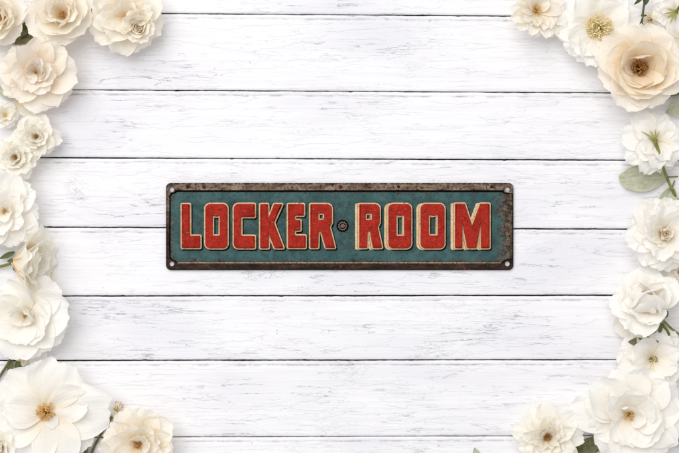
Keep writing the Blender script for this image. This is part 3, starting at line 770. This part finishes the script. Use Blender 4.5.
o = flower("widest white rose lying fully open with ruddy gold stamens, lower left", 47, 411, 15, 56, [
    p1(72, .98, .50, 14, 2, k=22, ruff=.10, notch=.05, z0=1.5, curl=-8),
    p1(142, .98, .50, 12, -2, k=22, ruff=.10, notch=.05),
    p1(198, .96, .46, 12, -2, k=22, ruff=.06, notch=.04, z0=1),
    p1(-1, 1.16, .50, 12, -2, k=20, ruff=.10, notch=.06),
    p1(246, .95, .44, 10, -2, k=22, ruff=.06, notch=.04),
    p1(290, .95, .44, 12, -2, k=22, ruff=.06, notch=.05, z0=1.2),
    p1(320, .98, .36, 8, -4, k=18, ruff=.06, z0=-1.5),
    p1(110, .90, .40, 8, -4, k=18, ruff=.1, z0=-1.5),
    p1(38, .88, .40, 8, -4, k=18, ruff=.1, z0=-1.5, notch=.06),
    p1(170, .95, .40, 8, -4, k=18, ruff=.1, z0=-1.5),
    p1(268, .90, .40, 8, -4, k=18, ruff=.1, z0=-1.5),
    p1(300, .32, .13, 18, 2, k=26, ruff=.06, z0=1.6),
    p1(20, .80, .36, 16, 2, k=28, ruff=.1, z0=2),
    p1(170, .72, .36, 18, 3, k=28, ruff=.1, z0=2),
], 'white', 21, (0, 0), (90, 9.5, 8, M_GOLD, M_OCHRE, 1.0, (0, 0, 1.5)), GL)

flower("ivory rose clipped by the bottom left corner under the widest white one", 1, 446, 14, 22, full_rings(20)[1:], 'ivory', 23, (180, 10), None, GL)
flower("cream half double rose with rusty centre at the bottom edge left of middle", 139, 443, 14, 38, [
    dict(az=[75, 40, 5, 330, 115, 150, 190, 225, 270, 305], L=.96, W=.44, t0=22, t1=4, k=32, curl=-20, ruff=.08, r0=2),
    dict(az=[60, 20, 100, 345, 160, 210, 280], L=.72, W=.34, t0=42, t1=24, k=42, curl=-10, ruff=.09, r0=2, z0=1.5),
    dict(az=[45, 80, 10], L=.5, W=.25, t0=56, t1=52, k=50, ruff=.1, r0=1.5, z0=2.5),
], 'cream', 24, (260, 6), (24, 5, 9, M_GOLD, M_BROWN, .8), GL)

o = tag(empty("spent_blossom", P(115, 410, 6)), "spent blossom with bare brown tipped stamens beside the widest white rose", "flower")
o.matrix_basis = Matrix.Translation(P(115, 412, 6)) @ Matrix.Rotation(R(60), 4, 'Z') @ Matrix.Rotation(R(68), 4, 'Y')
rng = random.Random(8)
for k in range(6):
    put_sheet("petal", petal_grid(rng, 9, 4, 75, 80, 40, 0, .1), o.matrix_basis, Matrix.Rotation(R(60 * k), 4, 'Z') @ Matrix.Translation((2 * S, 0, -5 * S)), PET['ivory'], o)
stamens(o, rng, 26, 7, 11, M_PALE, M_BROWN, .65)
stem_to(o, [(113, 414, 5), (109, 422, 4), (101, 434, 3), (92, 452, 3), (86, 476, 3)], 1.5, 1.2, M_STEMD)
lay_leaf("sepal", o, 113, 419, 4, 320, 13, 2.0, M_DLEAF, 7)

tag(lay_leaf("loose_petal", None, 17, 100, 2, 318, 26, 8.5, PET['ivory'], 9), "narrow ivory petal poking out below the peach rose", "petal")
tag(put_sheet("loose_petal", petal_grid(random.Random(5), 22, 10.5, 12, -4, 22, 0, .05, bw=.5), Matrix.Identity(4), Matrix.Translation(P(36, 343, 3)) @ Matrix.Rotation(R(278), 4, 'Z'), PET['white'], None), "round white petal lying between the folded rose and widest rose", "petal")

def leaf_thing(label, px, py, z, ang, L, W, mat, seed, stem=None, t0=5, t1=-4, name="rose_leaf", pitch=0, rnd=False):
    root = empty(name, P(px, py, z)); root.matrix_basis = Matrix.Translation(P(px, py, z))
    tag(root, label, "leaf")
    lay_leaf("blade", root, px, py, z, ang, L, W, mat, seed, t0, t1, pitch=pitch, rnd=rnd)
    a = R(ang + 180); sl = stem or 8
    q = (px + math.cos(a) * sl, py - math.sin(a) * sl, max(1.5, z - 1))
    stem_to(root, [(px, py, z), ((px + q[0]) / 2, (py + q[1]) / 2, z), q], .7, .8, M_STEM, "leaf_stalk")
    return root
leaf_thing("pale sage leaf at the left edge under the peach rose", -3, 91, 4, 2, 24, 9, M_SAGE, 31, rnd=True)
leaf_thing("dark leaf in the gap between the corner rose and the round rose", 20, 38, 4, 55, 22, 6, M_SPRIG, 32)
leaf_thing("olive leaf low in the notch above the peach rose", 34, 34, 4, 200, 26, 7, M_DLEAF, 33)
leaf_thing("olive leaf at the top edge between the round rose and the spiral rose", 86, -6, 3, 280, 22, 6, M_DLEAF, 34)
leaf_thing("green leaf at the bottom edge under the widest white rose", 72, 436, 3, 300, 30, 9, M_DLEAF, 35)
leaf_thing("olive leaf pointing down right at the bottom edge near the spent blossom", 84, 438, 4, 262, 26, 6, M_LEAF, 36)
leaf_thing("small green leaf at the left edge above the pale sage leaf", 2, 82, 5, 20, 12, 4, M_LEAF, 37)

# ---- right side, top to bottom
flower("small cream blossom with combed narrow petals at the top edge, right side", 535, 12, 12, 29, [
    dict(az=[185, 205, 225, 248, 268, 288, 310, 335, 5, 150, 120, 60, 30], L=.98, W=.26, t0=22, t1=2, k=30, curl=-12, ruff=.08, r0=2),
    dict(az=[195, 217, 238, 260, 280, 300, 325, 350, 165, 90], L=.78, W=.22, t0=34, t1=14, k=34, curl=-10, ruff=.09, r0=2, z0=1.5),
    dict(az=[30, 75, 110, 150], L=.6, W=.22, t0=50, t1=45, k=40, ruff=.1, r0=1.5, z0=2),
], 'cream', 41, (45, 22), (26, 8, 9, M_GOLD, M_OCHRE, .7), GR)
flower("white open rose with a broad yellow stamen tuft, above the big peach rose", 598, 28, 13, 42, [
    dict(az=[178, 205, 235, 262, 300, 335, 15, 60, 100, 140], L=.96, W=.44, t0=14, t1=0, k=22, curl=-12, ruff=.08, notch=.05, r0=3),
    dict(az=[190, 222, 250, 285, 80, 120, 40], L=.80, W=.38, t0=22, t1=8, k=26, curl=-8, ruff=.08, r0=3, z0=1.5),
], 'white', 42, (0, 0), (170, 15, 9, M_PALE, M_YEL, 1.0, (0, 0, 2)), GR)
flower("big peach rose cupped around a dark brown heart, upper right", 638, 69, 17, 46, [
    dict(az=[200, 245, 290, 335, 20, 65, 110, 155], L=.98, W=.50, t0=26, t1=6, k=30, curl=-18, ruff=.06, r0=2),
    dict(az=[180, 225, 270, 310, 350], L=.88, W=.52, t0=36, t1=26, k=40, curl=0, ruff=.05, r0=2, z0=1.5, tint='apricot'),
    dict(az=[30, 80, 130], L=.80, W=.52, t0=52, t1=70, k=46, curl=-10, ruff=.05, r0=2, z0=2, tint='apricot'),
    dict(az=[205, 250, 292, 335], L=.66, W=.42, t0=40, t1=40, k=48, curl=10, ruff=.05, r0=2, z0=2.5, tint='apricot'),
    dict(az=[98], L=.56, W=.34, t0=60, t1=118, k=40, curl=25, ruff=.06, r0=6, z0=3),
    dict(az=[20], L=.46, W=.22, t0=45, t1=75, k=46, curl=20, ruff=.08, r0=5, z0=3),
    dict(az=[195], L=.50, W=.18, t0=45, t1=60, k=46, curl=10, ruff=.08, r0=5, z0=3),
], 'peach', 43, (90, 6), (80, 9.5, 13, M_BROWN, M_BROWN, 1.0, (0, -1, 2)), GR)
o = flower("small white blossom seen from behind at the right edge, top corner", 676, 13, 10, 25, [
    dict(az=[215, 255, 180, 295, 140, 100, 60, 340], L=.98, W=.42, t0=12, t1=-10, k=24, curl=-30, ruff=.1, notch=.05, r0=2),
    dict(az=[235, 195, 275, 155], L=.72, W=.36, t0=22, t1=-4, k=30, curl=-25, ruff=.1, r0=2, z0=2),
], 'white', 44, (235, 6), None, GR)
stem_to(o, [(676, 12, 17), (682, 4, 19), (694, -8, 8), (710, -20, 4)], 1.5, 1.2, M_STEM)
bm = bmesh.new(); ball_bm(bm, o.matrix_basis.inverted() @ P(676, 12, 17), 2.6 * S); bm_obj("calyx", bm, M_STEM, o)
for k, (a, L) in enumerate(((190, 13), (215, 11), (240, 14), (160, 10), (265, 9))): lay_leaf("sepal", o, 676, 12, 18, a, L, .9, M_LIME, 50 + k, 15, -12)
o = tag(empty("spent_blossom", P(650, 18, 5)), "tiny blossom of pale bare stamens beside the dark sprig, top right", "flower")
o.matrix_basis = Matrix.Translation(P(650, 20, 4))
rng = random.Random(18)
for k in range(5):
    put_sheet("petal", petal_grid(rng, 10, 5, 20, 0, 30, 0, .1), o.matrix_basis, Matrix.Rotation(R(72 * k), 4, 'Z'), PET['ivory'], o)
stamens(o, rng, 34, 7.5, 9, M_PALE, M_YEL, .7)
# dark sprig
o = empty("sprig", P(642, 12, 3)); o.matrix_basis = Matrix.Translation(P(642, 12, 3)); tag(o, "dark green sprig hanging from the top edge above the big peach rose", "sprig")
stem_to(o, [(646, -22, 14), (645, -2, 16), (643, 12, 17), (641, 28, 15)], 1.0, 1.3, M_SPRIG)
lay_leaf("leaflet", o, 645, 5, 17, 82, 18, 3.6, M_SPRIG, 61)
lay_leaf("leaflet", o, 643, -3, 17, 222, 12, 1.8, M_SPRIG, 62)
lay_leaf("leaflet", o, 642, 16, 17.5, 178, 5, 1.0, M_SPRIG, 63)
lay_leaf("leaflet", o, 642, 16, 17.5, 5, 5, 1.0, M_SPRIG, 64)
lay_leaf("leaflet", o, 641.5, 21, 17, 268, 9, 2.0, M_SPRIG, 65)
leaf_thing("olive grey leaf at the right edge under the big peach rose", 688, 82, 4, 202, 26, 9, M_DLEAF, 38, rnd=True)
leaf_thing("pale sage leaf at the right edge below the olive grey leaf", 690, 104, 3, 200, 26, 10, M_SAGE, 39)
flower("white rose half out of frame behind the big peach rose at right edge", 682, 40, 9, 26, open_rings(10), 'white', 45, (0, 0), None, GR)

o = flower("white rose lying face down showing green calyx and stem, right edge", 655, 142, 14, 32, [
    dict(az=[125, 75, 25, 345, 210, 250, 290, 170], L=.98, W=.40, t0=12, t1=-12, k=24, curl=-30, ruff=.12, notch=.05, r0=2),
    dict(az=[135, 55, 0, 225, 265, 310], L=.80, W=.36, t0=26, t1=-4, k=30, curl=-30, ruff=.12, r0=2, z0=2),
    dict(az=[245, 285, 205], L=.62, W=.30, t0=36, t1=5, k=36, curl=-20, ruff=.12, r0=2, z0=3),
], 'white', 46, (60, 6), None, GR)
stem_to(o, [(655, 141, 20), (659, 153, 24), (663, 167, 20), (669, 183, 10), (680, 204, 4), (694, 224, 3)], 1.7, 1.4, M_STEM)
bm = bmesh.new(); ball_bm(bm, o.matrix_basis.inverted() @ P(655, 140, 20), 2.6 * S); bm_obj("calyx", bm, M_STEM, o)
for k, (a, L) in enumerate(((148, 20), (120, 13), (88, 13), (66, 12), (165, 8))): lay_leaf("sepal", o, 655, 140, 21, a, L * .85, .75, M_LIME, 70 + k, 20, -10)

leaf_thing("round pale sage leaf lying on the boards beside the face down rose", 668, 177, 3, 183, 49, 13.5, M_SAGE, 40, 10, rnd=True)
leaf_thing("second pale sage leaf tucked behind the stem at right edge", 672, 188, 4, 250, 30, 9, M_SAGE, 47)

flower("white rose with swirling creamy heart at the right edge, below the sage leaf", 663, 234, 14, 38, [
    dict(az=[225, 255, 285, 190, 165, 140, 110, 75, 35, 0, 320], L=.98, W=.42, t0=18, t1=0, k=26, curl=-20, ruff=.08, r0=2),
    dict(az=[205, 175, 150, 125, 90, 50, 10, 330, 295, 250], L=.74, W=.32, t0=36, t1=18, k=36, curl=-14, ruff=.1, r0=2, z0=1.5),
    dict(az=[200, 160, 230], L=.52, W=.18, t0=46, t1=35, k=46, ruff=.14, r0=2, z0=2, tint='ivory'),
    dict(n=5, L=.34, W=.2, t0=64, t1=75, k=55, ruff=.14, r0=1, z0=3, tint='cream'),
    dict(n=4, L=.26, W=.14, t0=74, t1=95, k=55, ruff=.14, r0=.6, z0=3, tint='cream'),
], 'white', 48, (20, 6), (8, 2, 8, M_GOLD, M_GOLD, .6), GR)
o = tag(empty("spent_blossom", P(658, 278, 6)), "tiny tuft of pinkish stamens between the two white roses at right edge", "flower")
o.matrix_basis = Matrix.Translation(P(657, 280, 5)) @ Matrix.Rotation(R(10), 4, 'X')
rng = random.Random(28)
for k in range(6):
    put_sheet("petal", petal_grid(rng, 8, 3, 50, 30, 40, 0, .15), o.matrix_basis, Matrix.Rotation(R(60 * k), 4, 'Z'), PET['peach'], o)
stamens(o, rng, 30, 8, 8, M_PALE, M_PALE, .7)
flower("brownish small blossom at the right edge level with the pinkish tuft", 680, 272, 5, 12, full_rings(0)[:3], 'peach', 49, (0, 0), (14, 3, 6, M_GOLD, M_BROWN, .7), None, "small_blossom")

o = flower("white globe rose with green calyx and two stems, right edge", 648, 306, 15, 38, [
    dict(az=[215, 250, 180, 150, 120, 90, 60, 25], L=.92, W=.46, t0=26, t1=4, k=32, curl=-22, ruff=.07, r0=2),
    dict(az=[235, 195, 160, 125, 80, 40, 275], L=.74, W=.42, t0=45, t1=35, k=42, curl=-12, ruff=.07, r0=2, z0=1.5),
    dict(az=[300, 210], L=.80, W=.50, t0=58, t1=118, k=58, ruff=.04, r0=4, z0=2),
    dict(az=[30, 120], L=.86, W=.56, t0=60, t1=128, k=60, ruff=.04, r0=4.5, z0=2.5),
    dict(az=[250], L=.90, W=.60, t0=62, t1=135, k=60, ruff=.04, r0=5, z0=3),
], 'white', 51, (120, 22), None, GR)
put_sheet("petal", petal_grid(random.Random(7), 30, 15, 8, -4, 24, 0, .08), o.matrix_basis, o.matrix_basis.inverted() @ Matrix.Translation(P(642, 318, 5)) @ Matrix.Rotation(R(205), 4, 'Z'), PET['cream'], o)
bm = bmesh.new(); ball_bm(bm, o.matrix_basis.inverted() @ P(661, 320, 19), 4.2 * S, (1, 1.2, 1)); bm_obj("calyx", bm, M_LEAF, o)
stem_to(o, [(661, 321, 18), (667, 331, 15), (673, 342, 8), (681, 353, 4), (697, 372, 3)], 1.6, 1.3, M_STEM)
stem_to(o, [(664, 321, 17), (671, 328, 14), (682, 336, 6), (700, 346, 4)], 1.2, 1.1, M_STEM)
for k, (a, L, x, y) in enumerate(((250, 16, 658, 320), (262, 12, 661, 322), (110, 8, 660, 318), (60, 8, 664, 318))): lay_leaf("sepal", o, x, y, 19, a, L, 2.4, M_LEAF, 80 + k, 5, -10)
o = tag(empty("sprig", P(640, 342, 5)), "green twig with a rounded tip leaf under the globe rose", "sprig"); o.matrix_basis = Matrix.Translation(P(640, 342, 5))
stem_to(o, [(634, 343, 15), (645, 341, 17), (656, 341, 18), (668, 345, 15), (684, 353, 6)], 1.0, 1.2, M_STEM)
lay_leaf("leaflet", o, 645, 342, 17, 178, 17, 4.4, M_DLEAF, 91)
lay_leaf("leaflet", o, 674, 349, 16, 160, 20, 1.8, M_LEAF, 92)
lay_leaf("leaflet", o, 650, 340, 17, 145, 9, 1.8, M_LEAF, 93)

flower("pale white rose in the shade of the twig above the largest right rose", 652, 358, 11, 34, [
    dict(az=[175, 205, 235, 150, 125, 95, 60, 25, 345, 310, 275], L=.95, W=.44, t0=16, t1=-2, k=26, curl=-16, ruff=.07, r0=2),
    dict(az=[165, 130, 200, 20, 60, 330], L=.72, W=.38, t0=32, t1=20, k=34, curl=-10, ruff=.07, r0=2, z0=1),
], 'white', 52, (0, 0), (16, 5, 8, M_PALE, M_STEMD, .8), GR)
flower("largest white rose of the right side with small gold heart, bottom right", 628, 414, 17, 56, [
    p1(176, 1.02, .36, 10, -6, k=24, curl=-14, ruff=.08),
    p1(205, .72, .34, 16, 0, k=26, curl=-16, ruff=.08, z0=1),
    p1(238, .82, .40, 14, -2, k=26, curl=-16, ruff=.08),
    p1(275, .86, .44, 14, -2, k=24, curl=-14, ruff=.08, z0=1),
    p1(312, .95, .48, 14, -2, k=24, curl=-14, ruff=.08),
    p1(345, .95, .46, 16, 0, k=24, curl=-14, ruff=.08, z0=1),
    p1(22, .95, .46, 16, 2, k=26, curl=-16, ruff=.08),
    p1(60, .92, .46, 18, 4, k=26, curl=-16, ruff=.08, z0=1),
    p1(100, .88, .44, 22, 8, k=30, curl=-18, ruff=.08),
    p1(138, .92, .40, 24, 10, k=34, curl=-18, ruff=.09, z0=1),
    p1(155, .82, .32, 20, 6, k=30, curl=-16, ruff=.09),
    p1(120, .66, .34, 38, 26, k=42, curl=-10, ruff=.08, z0=2),
    p1(150, .60, .26, 40, 26, k=44, curl=-10, ruff=.1, z0=2),
    p1(85, .60, .32, 42, 34, k=44, ruff=.07, z0=2),
    p1(45, .58, .36, 40, 44, k=48, curl=14, ruff=.05, z0=2),
    p1(8, .58, .36, 36, 26, k=42, ruff=.06, z0=2),
    p1(325, .66, .38, 28, 12, k=34, ruff=.06, z0=2),
    p1(285, .60, .32, 28, 10, k=34, ruff=.07, z0=2),
    p1(245, .54, .26, 28, 10, k=36, ruff=.08, z0=2),
    p1(68, .36, .22, 55, 75, k=52, ruff=.07, z0=3),
    p1(350, .34, .2, 45, 40, k=50, ruff=.07, z0=3),
], 'white', 53, (0, 0), (30, 6, 9, M_GOLD, M_OCHRE, .8, (0, 0, 2)), GR)
flower("frilly ivory rose with many thin petals and amber heart at the bottom edge, right side", 547, 436, 14, 33, [
    dict(n=9, L=.98, W=.36, t0=20, t1=0, k=28, curl=-20, ruff=.09, r0=2, a=5),
    dict(n=10, L=.80, W=.26, t0=36, t1=16, k=38, curl=-16, ruff=.12, r0=2, z0=1.2, a=20),
    dict(n=10, L=.62, W=.20, t0=50, t1=40, k=44, curl=-14, ruff=.14, r0=2, z0=2),
    dict(n=8, L=.48, W=.16, t0=60, t1=56, k=50, ruff=.15, r0=2, z0=2.5, a=15, tint='cream'),
], 'ivory', 54, (250, 5), (24, 4.5, 9, M_OCHRE, M_BROWN, .8), GR)
leaf_thing("olive leaf at the bottom edge between the frilly rose and the largest one", 600, 440, 4, 205, 28, 8, M_DLEAF, 94)
leaf_thing("broad olive leaf at the bottom edge under the largest right rose", 590, 452, 4, 60, 26, 8, M_DLEAF, 95)
leaf_thing("thin olive leaf at the bottom edge right of the frilly rose", 572, 440, 4, 300, 24, 6, M_LEAF, 96)
leaf_thing("olive leaf at the right edge in the bottom corner", 690, 446, 4, 130, 32, 8, M_DLEAF, 97)
leaf_thing("small pale leaf tip at the bottom edge left of the frilly rose", 478, 458, 2, 110, 11, 3.4, M_SAGE, 98)
